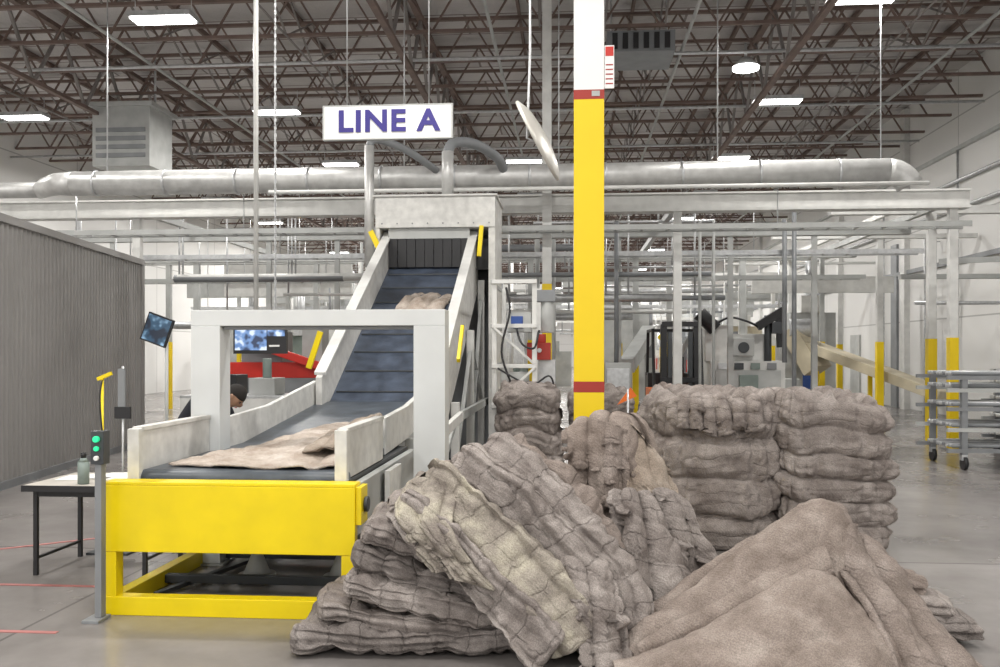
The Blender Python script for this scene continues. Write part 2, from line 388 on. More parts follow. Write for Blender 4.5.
b.obj('round_bay_lamp')
b=B(); b.box(-11.3,-9.9,20.5,21.7,6.1,7.5,LGR); b.box(-11.4,-9.8,20.4,21.8,7.5,7.6,LGR)
for z in (6.3,6.5,6.7,6.9): b.box(-11.2,-10.0,20.46,20.5,z,z+.1,GRY)
for x in (-11.2,-10):b.cyl((x,21,7.6),(x,21,8.9),.03,STL,6)
b.obj('hanging_air_handler')
b=B(); b.box(.7,2.0,17.5,18.7,7.5,7.9,GRY)
for i in range(6): b.box(.8+i*.2,.9+i*.2,17.46,17.5,7.55,7.85,BLK)
for x in (.8,1.9): b.cyl((x,18.1,7.9),(x,18.1,8.9),.02,STL,6)
b.obj('roof_exhaust_unit')
# right wall details
b=B()
for y in (20,27.5,34,41,48,55): b.box(9.84,9.998,y,y+.35,0,8.9,WHT)
for z in (5.4,6.1): b.cyl((9.9,5,z),(9.9,60,z),.05,STL,8)
b.box(9.9,9.998,17,60,4.0,4.12,GRY); b.box(9.9,9.998,14,60,6.9,7.0,LGR)
for y in (17.5,18.6,21.5,24,29.5): b.cyl((9.92,y,.3),(9.92,y,6.9),.03,STL,6)
b.box(9.93,9.998,28.4,28.9,0,5,GRY); b.box(9.94,9.998,32,33,0,2.3,LGR); b.box(9.94,9.998,38,41,0,3.4,LGR)
b.obj('wall_conduits')
b=B()
for y in (24.6,25.3): b.beam((9.6,y,.2),(9.6,y,4.9),.05,.05,STL)
for i in range(16): b.cyl((9.6,24.6,.4+i*.28),(9.6,25.3,.4+i*.28),.016,STL,6)
for z in (1,3,4.7):
    for y in (24.6,25.3): b.beam((9.6,y,z),(9.995,y,z),.03,.03,STL)
b.box(9.55,9.65,24.55,24.65,0,.2,STL); b.box(9.55,9.65,25.25,25.35,0,.2,STL)
b.obj('wall_ladder')
b=B()
for y in (15.2,16.4): b.beam((8.0,y,5.0),(9.99,y,5.6),.06,.06,GRY); b.beam((8.0,y,5.0),(9.99,y,4.6),.06,.06,GRY)
b.box(7.9,8.9,15,16.6,4.9,5.0,GRY); b.box(8.0,8.8,15.1,16.5,5.0,5.4,LGR)
b.obj('wall_bracket_shelf')
# ---------------------------------------------------------------- partition
b=B(); A0=V((-6.1,5.0,0)); A1=V((-7.92,16.03,0)); t=(A1-A0); Ln=t.length; t.normalize(); nn=V((t.y,-t.x,0)); 
def corr(P0,t,nn,Ln,h):
    x=0; pts=[]; p=.13
    while x<Ln:
        for dx,o in ((0,0),(.04,0),(.06,.035),(.105,.035),(.13,0)): pts.append(P0+t*min(x+dx,Ln)+nn*o)
        x+=p
    vs=[q for q in pts]+[q+V((0,0,h)) for q in pts]; n=len(pts)
    b.add(vs,[(i,i+1,n+i+1,n+i) for i in range(n-1)],CORR)
    vs=[q-nn*.06 for q in pts]+[q-nn*.06+V((0,0,h)) for q in pts]
    b.add(vs,[(i,i+1,n+i+1,n+i) for i in range(n-1)],CORR)
corr(A0,t,nn,Ln,3.32); corr(A1,V((-1,.0,0)),V((0,-1,0)),5,3.32)
b.beam(A0+V((0,0,3.35)),A1+V((0,0,3.35)),.14,.1,CORR); b.beam(A0+V((0,0,.05)),A1+V((0,0,.05)),.12,.1,GRY)
b.beam(A1+V((0,0,0)),A1+V((0,0,3.4)),.12,.12,CORR); b.beam(A1+V((0,0,3.35)),A1+V((-5,0,3.35)),.14,.1,CORR)
b.obj('corrugated_partition',recalc=False)
# ---------------------------------------------------------------- mezzanine frame
b=B(); Y=16.3
b.box(-13,6.9,Y-.1,Y+.1,4.25,4.5,WHT); b.box(-13,6.9,Y-.16,Y+.16,4.501,4.53,WHT); b.box(-13,6.9,Y-.16,Y+.16,4.2,4.249,WHT)
b.box(-13,6.9,18.9,19.1,4.1,4.28,LGR); b.box(-13,6.9,22.4,22.6,4.0,4.15,LGR); b.box(-13,6.9,26,26.2,4.3,4.5,LGR)
for x in (-12.5,-8.1,1.9,6.65):
    b.box(x-.07,x+.07,Y-.07,Y+.07,1.95,4.2,WHT); b.box(x-.075,x+.075,Y-.075,Y+.075,0.02,1.95,YEL2 if x>5 or x<-9 else WHT); b.box(x-.15,x+.15,Y-.15,Y+.15,0,.02,GRY)
    b.box(x-.05,x+.05,Y+.2,25.9,4.3,4.42,LGR)
for x in (-10,-6.5,-5,-2.5,1,3.3,5):
    b.box(x-.05,x+.05,18.95,19.05,1.9,4.1,LGR); b.box(x-.055,x+.055,18.94,19.06,0,1.9,YEL2 if x in(-10,-5) else LGR)
for x in (-9.6,-4,-1,1.6,4.2):
    b.box(x-.07,x+.07,22.43,22.57,2.0,4.0,LGR); b.box(x-.075,x+.075,22.42,22.58,0,2.0,YEL2)
for x in (-12,-7.5,-3.4,.6,2.8):
    b.box(x-.07,x+.07,26.03,26.17,2.0,4.3,LGR); b.box(x-.075,x+.075,26.02,26.18,0,2.0,YEL2)
b.obj('steel_mezzanine_frame')
b=B()
for (Yc,z,w) in ((15.6,3.78,.35),(17.6,3.55,.3),(21,3.35,.4),(24,3.6,.3),(29,3.1,.4),(33,3.9,.4),(40,3.4,.4),(48,4.2,.4)):
    for dy in (-w/2,w/2): b.box(-12.5,6.6,Yc+dy-.02,Yc+dy+.02,z,z+.09,(LGR,GRY,STL)[int(Yc)%3])
    x=-12.3
    while x<6.5: b.box(x,x+.03,Yc-w/2+.02,Yc+w/2-.02,z+.01,z+.03,STL); x+=.45
    for i in range(3): b.cyl((-12.5,Yc-.1+.07*i,z+.06),(6.6,Yc-.1+.07*i,z+.06),.02,(BLK,WHT,STL)[i],6)
    x=-12
    while x<6.5: b.cyl((x,Yc,z),(x,Yc,4.6 if Yc<27 else 8),.012,STL,5); x+=3.1
b.obj('cable_trays')
b=B(); R=random.Random(3)
for i in range(54):
    x=R.uniform(-11,6.4); y=R.choice((17.3,20,23.5,28,31,36,42)); z0=R.choice((0,0,1.5,2.4)); z1=R.choice((3.4,4.2,4.2,4.6)); b.cyl((x,y,z0),(x,y,z1),R.choice((.02,.03,.045,.06)),R.choice((WHT,STL,LGR,LGR,GRY)),7)
for i in range(26):
    y=R.choice((18.2,20.5,25,30,35,44)); z=R.uniform(2.2,4.4); x=R.uniform(-11,1); b.cyl((x,y,z),(x+R.uniform(3,5.5),y,z),R.choice((.03,.05,.08)),R.choice((WHT,STL,GRY)),7); b.cyl((x+.1,y,z),(x+.1,y,4.6),.02,STL,6); b.cyl((x+2.5,y,z),(x+2.5,y,4.6),.02,STL,6)
b.obj('conduit_drops')
for (x,y,h) in ((6.79,17.6,4.34),(7.6,22.9,4.49),(8.7,30,4.54),(6.9,29,4.6),(7.9,36,4.6)):
    b=B(); b.box(x-.07,x+.07,y-.07,y+.07,1.95,h,WHT); b.box(x-.08,x+.08,y-.08,y+.08,.02,1.95,YEL2); b.box(x-.16,x+.16,y-.16,y+.16,0,.02,GRY); b.obj('guard_post')
b=B(); b.box(5,9.9,17.8,18,4.35,4.5,WHT); b.box(5,9.9,22.8,23,4.5,4.6,WHT); b.box(6.7,6.8,18.1,30,4.62,4.72,WHT); b.box(5,9.9,29.9,30.1,4.55,4.62,WHT)
b.box(7.2,9.9,20.3,20.5,3.3,3.4,LGR); b.beam((6.9,17.5,3.4),(9.9,17.5,3.5),.06,.1,LGR); b.cyl((7.0,19,2.7),(9.95,19,2.7),.04,STL,8)
b.obj('aisle_overhead_beams')
# ---------------------------------------------------------------- duct
b=B(); z=4.62
b.cyl((-8.6,15,z),(5.1,15,z),.21,DUCT,28)
x=-8.2
while x<5: b.cyl((x,15,z),(x+.04,15,z),.222,STL,28); x+=1.25
pts=[(5.1,15,z)]+[V((5.1+.38*math.sin(a),15,z-.38+.38*math.cos(a))) for a in [math.radians(i*11.25) for i in range(1,7)]]
b.tube(pts,.21,DUCT,24)
b.tube([(-8.6,15,z),(-8.9,15,z),(-9.15,15.1,z-.03),(-9.4,15.3,z-.05)],.21,DUCT,24,r2=.15); b.cyl((-9.3,15.25,z-.05),(-13,15.3,z-.05),.14,DUCT,20)
b.cyl((-3.08,13.6,3.0),(-3.08,13.6,4.86),.075,DUCT,16); b.hose([(-3.08,13.6,4.8),(-3.05,13.65,4.95),(-2.9,13.8,4.98),(-2.6,14.1,4.9),(-2.3,14.6,4.75),(-2.2,15,4.7)],.06,GRY,14)
b.cyl((-1.87,13.6,4.06),(-1.87,13.6,4.75),.09,DUCT,16); b.hose([(-1.87,13.6,4.7),(-1.8,13.7,4.9),(-1.5,14,4.95),(-1.2,14.5,4.85),(-1.1,14.9,4.7)],.08,GRY,14)
x=-8
while x<5.2: b.cyl((x,15,z+.2),(x,15,8.9),.012,STL,5); x+=2.6
b.cyl((-8,15.5,4.9),(4.6,15.5,4.9),.04,STL,10)
b.cyl((-5,14.6,4.35),(5.6,14.6,4.35),.035,WHT,8)
b.obj('exhaust_duct')
# ---------------------------------------------------------------- conveyor
XL,XR=-3.02,-1.36; b=B(); yf=5.6
b.box(XL,XR,yf,yf+.07,.41,.84,YEL); b.box(XL,XR,yf,yf+.15,.84,.862,YEL)
for x in (XL,XR-.09):
    b.box(x,x+.09,yf+.003,yf+.1,.12,.41,YEL); b.box(x+.002,x+.088,yf+.1,8.0,0,.118,YEL if x==XL else LGR); b.box(x+.002,x+.06,yf+.07,8.0,.5,.83,YEL if x==XL else LGR); b.box(x,x+.09,8.0,8.09,.0,.8,LGR)
b.box(XL,XR,yf,yf+.1,0,.12,YEL); b.box(XL+.09,XR-.09,8.0,8.08,0,.12,LGR)
b.box(XR,XR+.035,yf+.02,yf+.2,.60,.84,YEL); b.cyl((XR+.035,yf+.12,.72),(XR+.06,yf+.12,.72),.05,DRK,16)
for y in (6.3,7.1): b.box(XL+.09,XR-.09,y,y+.06,.03,.09,DRK); b.box(XL+.06,XR-.06,y,y+.06,.62,.72,DRK)
for x in (-2.35,-1.7):
    b.cyl((x,6.6,.1),(x,6.6,.62),.03,WHT,12); b.cyl((x,6.6,0),(x,6.6,.04),.14,LGR,20); b.cyl((x,6.6,.04),(x,6.6,.2),.1,LGR,20,r2=.035)
b.beam((-2.85,6.0,.03),(-2.3,7.9,.04),.05,.03,DRK)
# belt bed
b.box(XL+.1,XR-.1,yf+.16,8.0,.74,.855,DRK)
b.cyl((XL+.1,5.84,.855),(XR-.1,5.84,.855),.055,BELT,20)
b.yz([(5.84,.86),(5.84,.912),(7.6,.915),(10.0,1.14),(10.0,1.06),(7.6,.86)],XL+.16,XR-.16,BELT)
b.yz([(8.1,.7),(8.1,.88),(10.1,1.1),(10.1,.85)],XL+.2,XR-.2,LGR)
for x in (XL+.1,XR-.16):
    b.box(x,x+.05,5.82,6.97,.86,1.17,WHT2); b.box(x-.015,x+.065,5.76,5.82,.82,1.19,WHT2); b.box(x-.01,x+.06,5.82,6.97,1.17,1.2,WHT2)
    b.box(x+.01,x+.04,5.815,5.9,.84,.86,DRK)
for x in (XL+.14,XR-.2): b.yz([(7.25,.86),(7.25,1.16),(8.3,1.2),(9.9,1.38),(9.9,1.08),(8.3,.9)],x,x+.05,WHT2)
b.yz([(6.5,.45),(6.5,.83),(6.95,.83),(6.95,.5)],XR+.001,XR+.04,WHT2)
# portal
for x0,x1 in ((-3.03,-2.79),(-1.23,-.98)):
    b.box(x0,x1,6.98,7.2,0.015,1.908,PORT); b.box(x0-.04,x1+.04,6.94,7.24,0,.015,LGR)
b.box(-3.03,-.98,6.98,7.2,1.908,2.035,PORT); b.box(-1.26,-1.21,7.21,7.5,1.2,1.9,LGR); b.box(-2.78,-1.24,7.03,7.15,1.88,1.906,GRY)
for y in (8.4,9.6):
    for x in (XL+.12,XR-.2): b.box(x,x+.08,y,y+.08,0,.88 if y<9 else 1.0,LGR)
b.beam((XR+.1,7.3,.05),(XR+.1,9.6,.9),.05,.08,LGR); b.beam((XR+.16,7.6,.9),(XR+.16,9.8,1.0),.05,.1,WHT2)
b.obj('infeed_conveyor',bevel=.004)
# incline
b=B(); CX=-2.12; hw=.62
def iz(y): return 1.13+(y-10.1)*.546
b.yz([(9.9,1.10),(10.1,1.15),(13.9,iz(13.9)+.02),(13.9,iz(13.9)-.3),(10.1,.88)],CX-hw,CX+hw,BELT2)
y=10.25
while y<13.8: b.beam((CX-hw+.03,y,iz(y)+.03),(CX+hw-.03,y,iz(y)+.03),.02,.02,DRK); y+=.42
for x0,x1 in ((CX-hw-.07,CX-hw-.001),(CX+hw+.001,CX+hw+.07)):
    b.yz([(9.75,.95),(9.75,1.42),(10.1,1.60),(13.55,3.50),(13.75,3.45),(13.9,2.7),(10.1,.75)],x0,x1,WHT2)
    b.beam(((x0+x1)/2,9.8,1.46),((x0+x1)/2,13.6,3.53),.13,.035,WHT)
for y,zz in ((10.6,1.1),(12.2,2.0),(13.7,2.8)):
    for x in (CX-hw-.13,CX+hw+.13):
        b.box(x-.05,x+.05,y,y+.1,0,zz,WHT)
for x in (CX-hw-.13,CX+hw+.13):
    b.beam((x,10.7,.4),(x,12.2,1.7),.05,.05,LGR); b.beam((x,12.3,.4),(x,13.7,2.5),.05,.05,LGR); b.beam((x,12.3,1.9),(x,13.7,1.0),.05,.05,LGR)
b.box(CX+hw+.19,CX+hw+.24,10.6,13.8,.9,1.0,LGR)
hx0,hx1=-2.92,-1.12
b.box(hx0,hx1,13.3,14.6,3.56,4.02,WHT2); b.box(hx0-.03,hx1+.03,13.27,14.65,4.021,4.05,WHT)
b.box(hx1-.1,hx1-.001,13.32,14.6,.0,3.56,WHT2); b.box(hx0+.001,hx0+.06,13.32,14.6,0,3.56,WHT2)
b.box(hx0+.1,hx1-.1,14.0,14.05,2.6,3.3,BLK); b.box(hx0+.06,hx1-.1,14.3,14.35,0,3.56,GRY)
b.box(CX-hw+.005,CX+hw-.005,13.36,13.38,3.40,3.56,LGR)
for i in range(9): b.box(CX-hw+.01+i*.137,CX-hw+.142+i*.137,13.36+.008*(i%2),13.37+.008*(i%2),2.97,3.40,BLK)
b.box(hx1-.36,hx1-.11,13.6,13.64,2.95,3.42,BLK); b.box(hx0+.07,hx0+.16,13.6,13.64,2.95,3.42,BLK)
for i in range(8): b.cyl((hx0+.1+i*.23,13.297,3.62),(hx0+.1+i*.23,13.29,3.62),.012,GRY,8)
b.beam((hx0-.05,13.2,3.5),(hx0+.12,13.2,3.15),.05,.08,YEL); b.beam((hx1-.22,13.1,3.1),(hx1-.18,13.1,3.55),.06,.07,YEL)
b.beam((CX+hw+.22,10.2,1.6),(CX+hw+.22,10.6,2.0),.04,.06,YEL); b.beam((-3.2,10.8,1.5),(-3.05,10.8,1.95),.04,.07,YEL)
b.obj('incline_conveyor',bevel=.004)
# power unit right of the incline
b=B()
for x in (-.95,-.45):
    for y in (11.2,12.8): b.box(x-.03,x+.03,y-.03,y+.03,0,2.6,WHT)
for z in (.5,1.0,1.5,2.0,2.55): b.box(-.98,-.42,11.14,11.169,z,z+.05,WHT); b.box(-1.0,-.981,11.2,12.8,z,z+.05,LGR)
b.beam((-.95,11.15,1.05),(-.45,11.15,1.5),.03,.03,WHT); b.beam((-.95,11.15,2.0),(-.45,11.15,1.55),.03,.03,WHT)
b.box(-.9,-.5,11.5,12.3,.05,1.0,LGR); b.box(-.88,-.52,11.24,11.3,1.1,1.45,LGR)
b.box(-.42,-.2,11.6,12,.0,1.6,STL); b.box(-.56,-.26,11.5,11.8,1.60,1.82,RED); b.cyl((-.4,11.65,1.82),(-.4,11.65,1.93),.08,RED,16); b.cyl((-.4,11.48,1.72),(-.4,11.499,1.72),.03,STL,16)
b.box(-.8,-.5,11.3,11.6,1.95,2.2,LGR); b.box(-.75,-.6,11.28,11.3,2.0,2.15,BLUE); b.cyl((-.3,11.7,1.95),(-.3,11.7,2.35),.09,LGR,18); b.box(-.44,-.2,11.6,11.8,2.35,2.5,GRY)
b.hose([(-.8,11.1,2.5),(-.75,11.08,2.2),(-.85,11.05,1.7),(-.7,11.05,1.2),(-.6,11.05,.6),(-.7,11.05,.05)],.014,BLK)
b.hose([(-.68,11.25,2.0),(-.6,11.1,1.8),(-.45,11.1,1.75),(-.4,11.2,1.95),(-.4,11.5,1.95)],.014,BLK)
b.hose([(-.9,11.05,1.5),(-.5,11.0,1.3),(-.25,11.05,1.4),(-.2,11.2,1.0),(-.2,11.3,.02)],.012,BLK)
b.cyl((-.65,11.7,1.0),(-.65,11.7,1.5),.1,TEAL,20)
b.obj('hydraulic_power_unit',bevel=.004)
# ---------------------------------------------------------------- sign
b=B(); b.box(-3.06,-1.47,11.0,11.06,4.35,4.75,SIGN)
for x0,x1,z0,z1 in ((-3.08,-1.45,4.751,4.765),(-3.08,-1.45,4.335,4.349),(-3.08,-3.061,4.349,4.751),(-1.469,-1.45,4.349,4.751)): b.box(x0,x1,10.995,11.065,z0,z1,LGR)
for x in (-2.78,-1.75): b.cyl((x,11.03,4.765),(x,11.03,8.9),.008,STL,5)
sg=b.obj('hanging_line_sign')
cu=bpy.data.curves.new('lettering','FONT'); cu.body='LINE A'; cu.size=.37; cu.align_x='CENTER'; cu.align_y='CENTER'; cu.extrude=.003; cu.offset=.012; cu.space_character=1.1
cu.materials.append(NAVY); to=bpy.data.objects.new('lettering',cu); bpy.context.scene.collection.objects.link(to)
to.parent=sg; to.rotation_euler=(math.pi/2,0,0); to.scale=(1.07,1,1); to.location=V((-2.255,10.992,4.55))-sg.location
# ---------------------------------------------------------------- column
b=B(); cx,cy=S(.67,6.8).xy; w=.112
b.box(cx-w,cx+w,cy-w,cy+w,0.02,1.40,YEL2); b.box(cx-w,cx+w,cy-w,cy+w,1.48,3.58,YEL2)
b.box(cx-w-.002,cx+w+.002,cy-w-.002,cy+w+.002,1.40,1.48,RED); b.box(cx-w-.002,cx+w+.002,cy-w-.002,cy+w+.002,3.58,3.65,RED)
b.box(cx-w,cx+w,cy-w,cy+w,3.65,8.99,SIGN); b.box(cx-.2,cx+.2,cy-.2,cy+.2,0,.02,GRY)
b.box(cx+.02,cx+.08,cy-w-.006,cy-w-.003,3.6,3.64,LGR)
b.box(cx+w+.003,cx+w+.075,cy-.1,cy-.09,3.66,3.98,SIGN); b.box(cx+w+.01,cx+w+.07,cy-.103,cy-.1,3.9,3.97,RED2)
for i in range(5): b.box(cx+w+.012,cx+w+.066,cy-.102,cy-.1,3.69+i*.035,3.70+i*.035,RED)
b.obj('safety_column',bevel=.008)
b=B(); x=-.42; b.box(x-.08,x+.08,15.83,15.99,2.9,9,WHT); b.box(x-.085,x+.085,15.825,15.995,0.02,2.9,YEL2)
b.box(x-.15,x+.15,15.79,16.03,0,.02,GRY); b.obj('structural_column')
b=B(); c=S(.43,10.0,4.05); ax=V((.88,-.10,.45)).normalized(); a1=ax.cross(V((0,0,1))).normalized(); a2=ax.cross(a1); rows=[]
for r_,o in ((.001,.10),(.15,.094),(.3,.075),(.4,.045),(.47,.01),(.49,0),(.49,-.03),(.46,-.035),(.001,-.04)):
    rows.append([c+ax*o+(a1*math.cos(k/36*2*math.pi)+a2*math.sin(k/36*2*math.pi))*r_ for k in range(36)])
b.grid(rows,M('mirror_dome',(.62,.6,.55),.35,metal=.3,var=.05))
b.tube([c-ax*.03,c-ax*.15+V((0,0,.1)),c+V((-.1,.1,1.0)),c+V((-.1,.1,4.9))],.014,STL,8)
b.obj('convex_mirror')
# ---------------------------------------------------------------- monitors and cords
def screen_mat(name,cols,sc):
    m=bpy.data.materials.new(name); m.use_nodes=True; n=m.node_tree.nodes; l=m.node_tree.links; p=n['Principled BSDF']
    tc=n.new('ShaderNodeTexCoord'); v=n.new('ShaderNodeTexNoise'); v.inputs['Scale'].default_value=sc; v.inputs['Detail'].default_value=2
    l.new(tc.outputs['Object'],v.inputs['Vector']); c=n.new('ShaderNodeValToRGB'); c.color_ramp.interpolation='EASE'
    e=c.color_ramp.elements; e[0].position=.38; e[0].color=(*cols[0],1); e[1].position=.62; e[1].color=(*cols[2],1); k=e.new(.5); k.color=(*cols[1],1)
    l.new(v.outputs['Fac'],c.inputs['Fac']); l.new(c.outputs['Color'],p.inputs['Emission Color']); p.inputs['Emission Strength'].default_value=1.1
    p.inputs['Base Color'].default_value=(.02,.02,.02,1); p.inputs['Roughness'].default_value=.2; return m
SC1=screen_mat('video_screen',((.02,.04,.10),(.16,.3,.6),(.75,.85,.98)),8); SC2=screen_mat('video_screen_dark',((.01,.02,.04),(.03,.08,.14),(.3,.5,.7)),7)
b=B(); b.box(-3.84,-3.22,10,10.05,1.68,2.02,BLK); b.box(-3.82,-3.45,9.995,9.999,1.72,2.0,SC1); b.box(-3.44,-3.24,9.995,9.999,1.88,2.0,SC1)
b.box(-3.42,-3.3,9.994,9.999,1.76,1.78,PAP); b.box(-3.6,-3.5,10.051,10.1,1.8,2.05,STL); b.cyl((-3.62,10.13,1.85),(-3.62,10.13,8.9),.028,WHT,12)
b.obj('hanging_monitor')
b=B(); x=-3.45
for i in range(150): z=2.1+i*.045; b.beam((x,10.3,z),(x,10.3,z+.038),.028 if i%2 else .010,.010 if i%2 else .028,STL)
b.cyl((x,10.3,2.0),(x,10.3,8.85),.008,STL,6); b.obj('hanging_chain')
b=B(); c=V((-4.27,9.0,1.93)); r=Matrix.Rotation(math.radians(20),3,'Y')
def rb(x0,x1,y0,y1,z0,z1,m):
    vs=[c+r@V((x,y,z)) for z in (z0,z1) for y in (y0,y1) for x in (x0,x1)]
    b.add(vs,[(0,2,3,1),(4,5,7,6),(0,1,5,4),(2,6,7,3),(0,4,6,2),(1,3,7,5)],m)
rb(-.14,.14,0,.04,-.15,.15,BLK); rb(-.125,.125,-.004,-.001,-.135,.135,SC2)
b.cyl((-4.2,9.08,0),(-4.2,9.08,1.95),.018,LGR,10); b.cyl((-4.2,9.08,0),(-4.2,9.08,.02),.18,DRK,20)
b.obj('tilted_monitor_stand')
# ---------------------------------------------------------------- control stand
b=B(); p=S(-2.54,5.72); x,y=p.x,p.y
b.box(x-.022,x+.022,y-.03,y+.03,.02,.99,GRY); b.box(x-.07,x+.04,y-.1,y+.06,0,.02,GRY); b.box(x-.042,x+.042,y-.04,y+.04,.99,1.2,DRK)
b.cyl((x,y-.04,1.15),(x,y-.065,1.15),.02,GRN,14); b.cyl((x,y-.04,1.09),(x,y-.06,1.09),.016,GRN,14); b.cyl((x,y-.04,1.03),(x,y-.06,1.03),.016,PAP,14)
b.hose([(x,y+.02,1.2),(x-.02,y+.03,1.4),(x-.02,y+.06,1.52)],.006,BLK,6)
b.obj('control_button_stand',bevel=.004)
b=B(); p=S(-3.30,7.6); x,y=p.x,p.y
b.cyl((x-.06,y,0.02),(x-.06,y,1.5),.012,YEL,8); b.beam((x-.1,y,1.47),(x+.02,y,1.52),.03,.03,YEL); b.cyl((x+.12,y,.02),(x+.12,y,1.58),.01,STL,8)
b.box(x-.16,x+.2,y-.08,y+.08,0,.02,DRK); b.box(x+.06,x+.2,y-.03,y-.012,1.14,1.24,BLK); b.box(x+.09,x+.15,y-.03,y-.012,1.24,1.56,GRY)
b.obj('tool_hanger_stand')
# ---------------------------------------------------------------- table
b=B(); x0,x1,y0,y1=-4.14,-3.12,6.5,7.25
b.box(x0,x1,y0,y1,.66,.69,TAN); b.box(x0,x1,y0-.008,y0-.001,.645,.692,BLK)
for x in (x0+.06,x1-.1):
    for y in (y0+.05,y1-.08): b.box(x,x+.03,y,y+.03,0,.66,BLK)
    b.box(x+.005,x+.025,y0+.08,y1-.08,.12,.14,BLK)
for y in (y0+.055,y1-.075): b.box(x0+.09,x1-.1,y,y+.02,.6,.64,BLK)
b.obj('folding_table')
b=B(); p=(-3.72,6.62); b.cyl((*p,.692),(*p,.86),.042,TEAL,20); b.cyl((*p,.86),(*p,.89),.042,TEAL,20,r2=.02); b.cyl((*p,.89),(*p,.93),.02,BLK,14); b.obj('drink_bottle')
b=B()
for i in range(4):
    x=-4.05+i*.14; y=6.78+.07*(i%3); b.prism([(x,y,.692+.003*i),(x+.2,y+.03,.692+.003*i),(x+.17,y+.3,.692+.003*i),(x-.03,y+.27,.692+.003*i)],(0,0,.003),PAP)
b.obj('paper_sheets')
b=B(); b.box(-3.40,-3.17,6.95,7.15,.71,.79,WHT); b.box(-3.39,-3.19,6.97,7.13,.79,.8,GRY); b.box(-3.39,-3.2,6.97,7.13,.692,.71,BLK); b.obj('label_printer',bevel=.01)
b=B(); T=M('red_floor_tape',(.42,.16,.15),.6,var=.2,scale=12)
b.box(-7,-3.2,6.25,6.29,.001,.004,T); b.beam((-6.2,6.3,.003),(-4.3,7.9,.003),.04,.004,T); b.box(-5.5,-3.1,5.2,5.24,.001,.004,T); b.obj('floor_tape_lines')
# ---------------------------------------------------------------- carpets on belts
b=B()
drape(b,[[(-2.76,6.0,.93),(-2.3,5.9,.93),(-1.8,5.87,.93),(-1.56,5.95,.94)],
         [(-2.68,6.4,.95),(-2.3,6.4,.97),(-1.8,6.3,.98),(-1.56,6.4,.98)],
         [(-2.45,7.0,.97),(-2.2,7.1,1.02),(-1.75,7.0,1.05),(-1.56,7.0,1.02)],
         [(-2.32,8.1,1.0),(-2.1,8.2,1.05),(-1.7,8.1,1.07),(-1.58,8.1,1.02)]],C_LT,th=.015,seed=4,amp=.6,fold=.010,foldn=4,zmin=.914,fv=1)
drape(b,[[(-1.9,6.25,.99),(-1.72,6.2,1.02),(-1.56,6.3,1.02)],[(-1.92,6.8,1.04),(-1.7,6.8,1.12),(-1.56,6.9,1.12)],[(-1.86,7.5,1.07),(-1.65,7.6,1.14),(-1.58,7.6,1.11)]],C_TAN,th=.015,seed=9,fold=.02,foldn=3,nu=70,nv=70,zmin=.93,amp=.8)
b.obj('carpet_on_infeed_belt')
b=B()
drape(b,[[(-2.45,11.9,2.16),(-2.1,11.8,2.12),(-1.75,11.9,2.18)],[(-2.4,12.2,2.32),(-2.1,12.1,2.30),(-1.7,12.2,2.34)],[(-2.2,12.6,2.52),(-1.95,12.6,2.54),(-1.65,12.5,2.48)]],C_LT,th=.02,seed=2,nu=50,nv=50,fold=.03,foldn=3,fv=1)
b.obj('carpet_on_incline_belt')
# ---------------------------------------------------------------- foreground carpet pile
D=S(0,1); P=S; XD=V((CA,SA,0))
b=B()
FR=[ (4.95,[(-1.17,.09),(-.6,.085),(-.1,.085),(.35,.085)],.17,C_DK,4),
 (5.02,[(-1.05,.21),(-.5,.17),(0,.13),(.45,.10)],.15,C_GREY,3),
 (5.0,[(-.90,.37),(-.42,.27),(.05,.18),(.5,.1)],.16,C_GREY,4),
 (5.05,[(-.85,.53),(-.38,.42),(.1,.26),(.52,.12)],.17,C_DK,4),
 (5.1,[(-.79,.67),(-.34,.54),(.1,.37),(.52,.14)],.17,C_GREY,4),
 (5.15,[(-.67,.79),(-.17,.62),(.22,.40),(.58,.14)],.17,C_GREY,3),
 (5.25,[(-.56,.88),(-.06,.72),(.3,.5),(.64,.2)],.17,C_YEL,3),
 (5.35,[(-.43,.95),(.06,.78),(.4,.54),(.68,.24)],.17,C_BRQ,3),
 (5.45,[(-.30,1.0),(.17,.85),(.48,.6),(.72,.32)],.17,C_GREY,3)]
for k,(fd,pts,t_,mt,ly) in enumerate(FR):
    w_=.85-.03*k
    slab(b,[P(x,fd+w_/2,z) for x,z in pts],D,w_,t_,mt,layers=ly,seed=k+1,seam=.21,sd=.28)
def run(pts,w,t,mat,seed,layers=3,seam=.24,tp=None,tilt=.65,wav=.03,pl=0):
    slab(b,[P(*q) for q in pts],V((CA*(1-tilt*.3),SA,tilt)),w,t,mat,layers=layers,seed=seed,seam=seam,sd=.22,taper=tp,wav=wav,pleats=pl)
run([(.02,5.62,1.04),(.28,5.5,.88),(.5,5.4,.64),(.68,5.3,.34)],.34,.11,C_BRQ,89,tilt=.5,pl=2)
run([(-.12,5.48,1.06),(.16,5.34,.91),(.40,5.24,.68),(.58,5.14,.40),(.70,5.05,.12)],.36,.12,C_GREY,83,tp=(.9,1.15),pl=4)
run([(-.27,5.36,1.05),(.0,5.2,.88),(.22,5.1,.64),(.42,5.02,.36),(.54,4.95,.12)],.34,.12,C_GREY,81,tp=(.8,1.2),pl=4)
run([(-.42,5.24,.96),(-.18,5.06,.80),(.06,4.97,.56),(.28,4.9,.33),(.42,4.84,.1)],.30,.11,C_YEL,85,tp=(.8,1.2),pl=3)
run([(-.58,5.12,.85),(-.34,4.98,.67),(-.1,4.9,.46),(.12,4.85,.26),(.28,4.8,.09)],.24,.10,C_GREY,87,layers=2,pl=3)
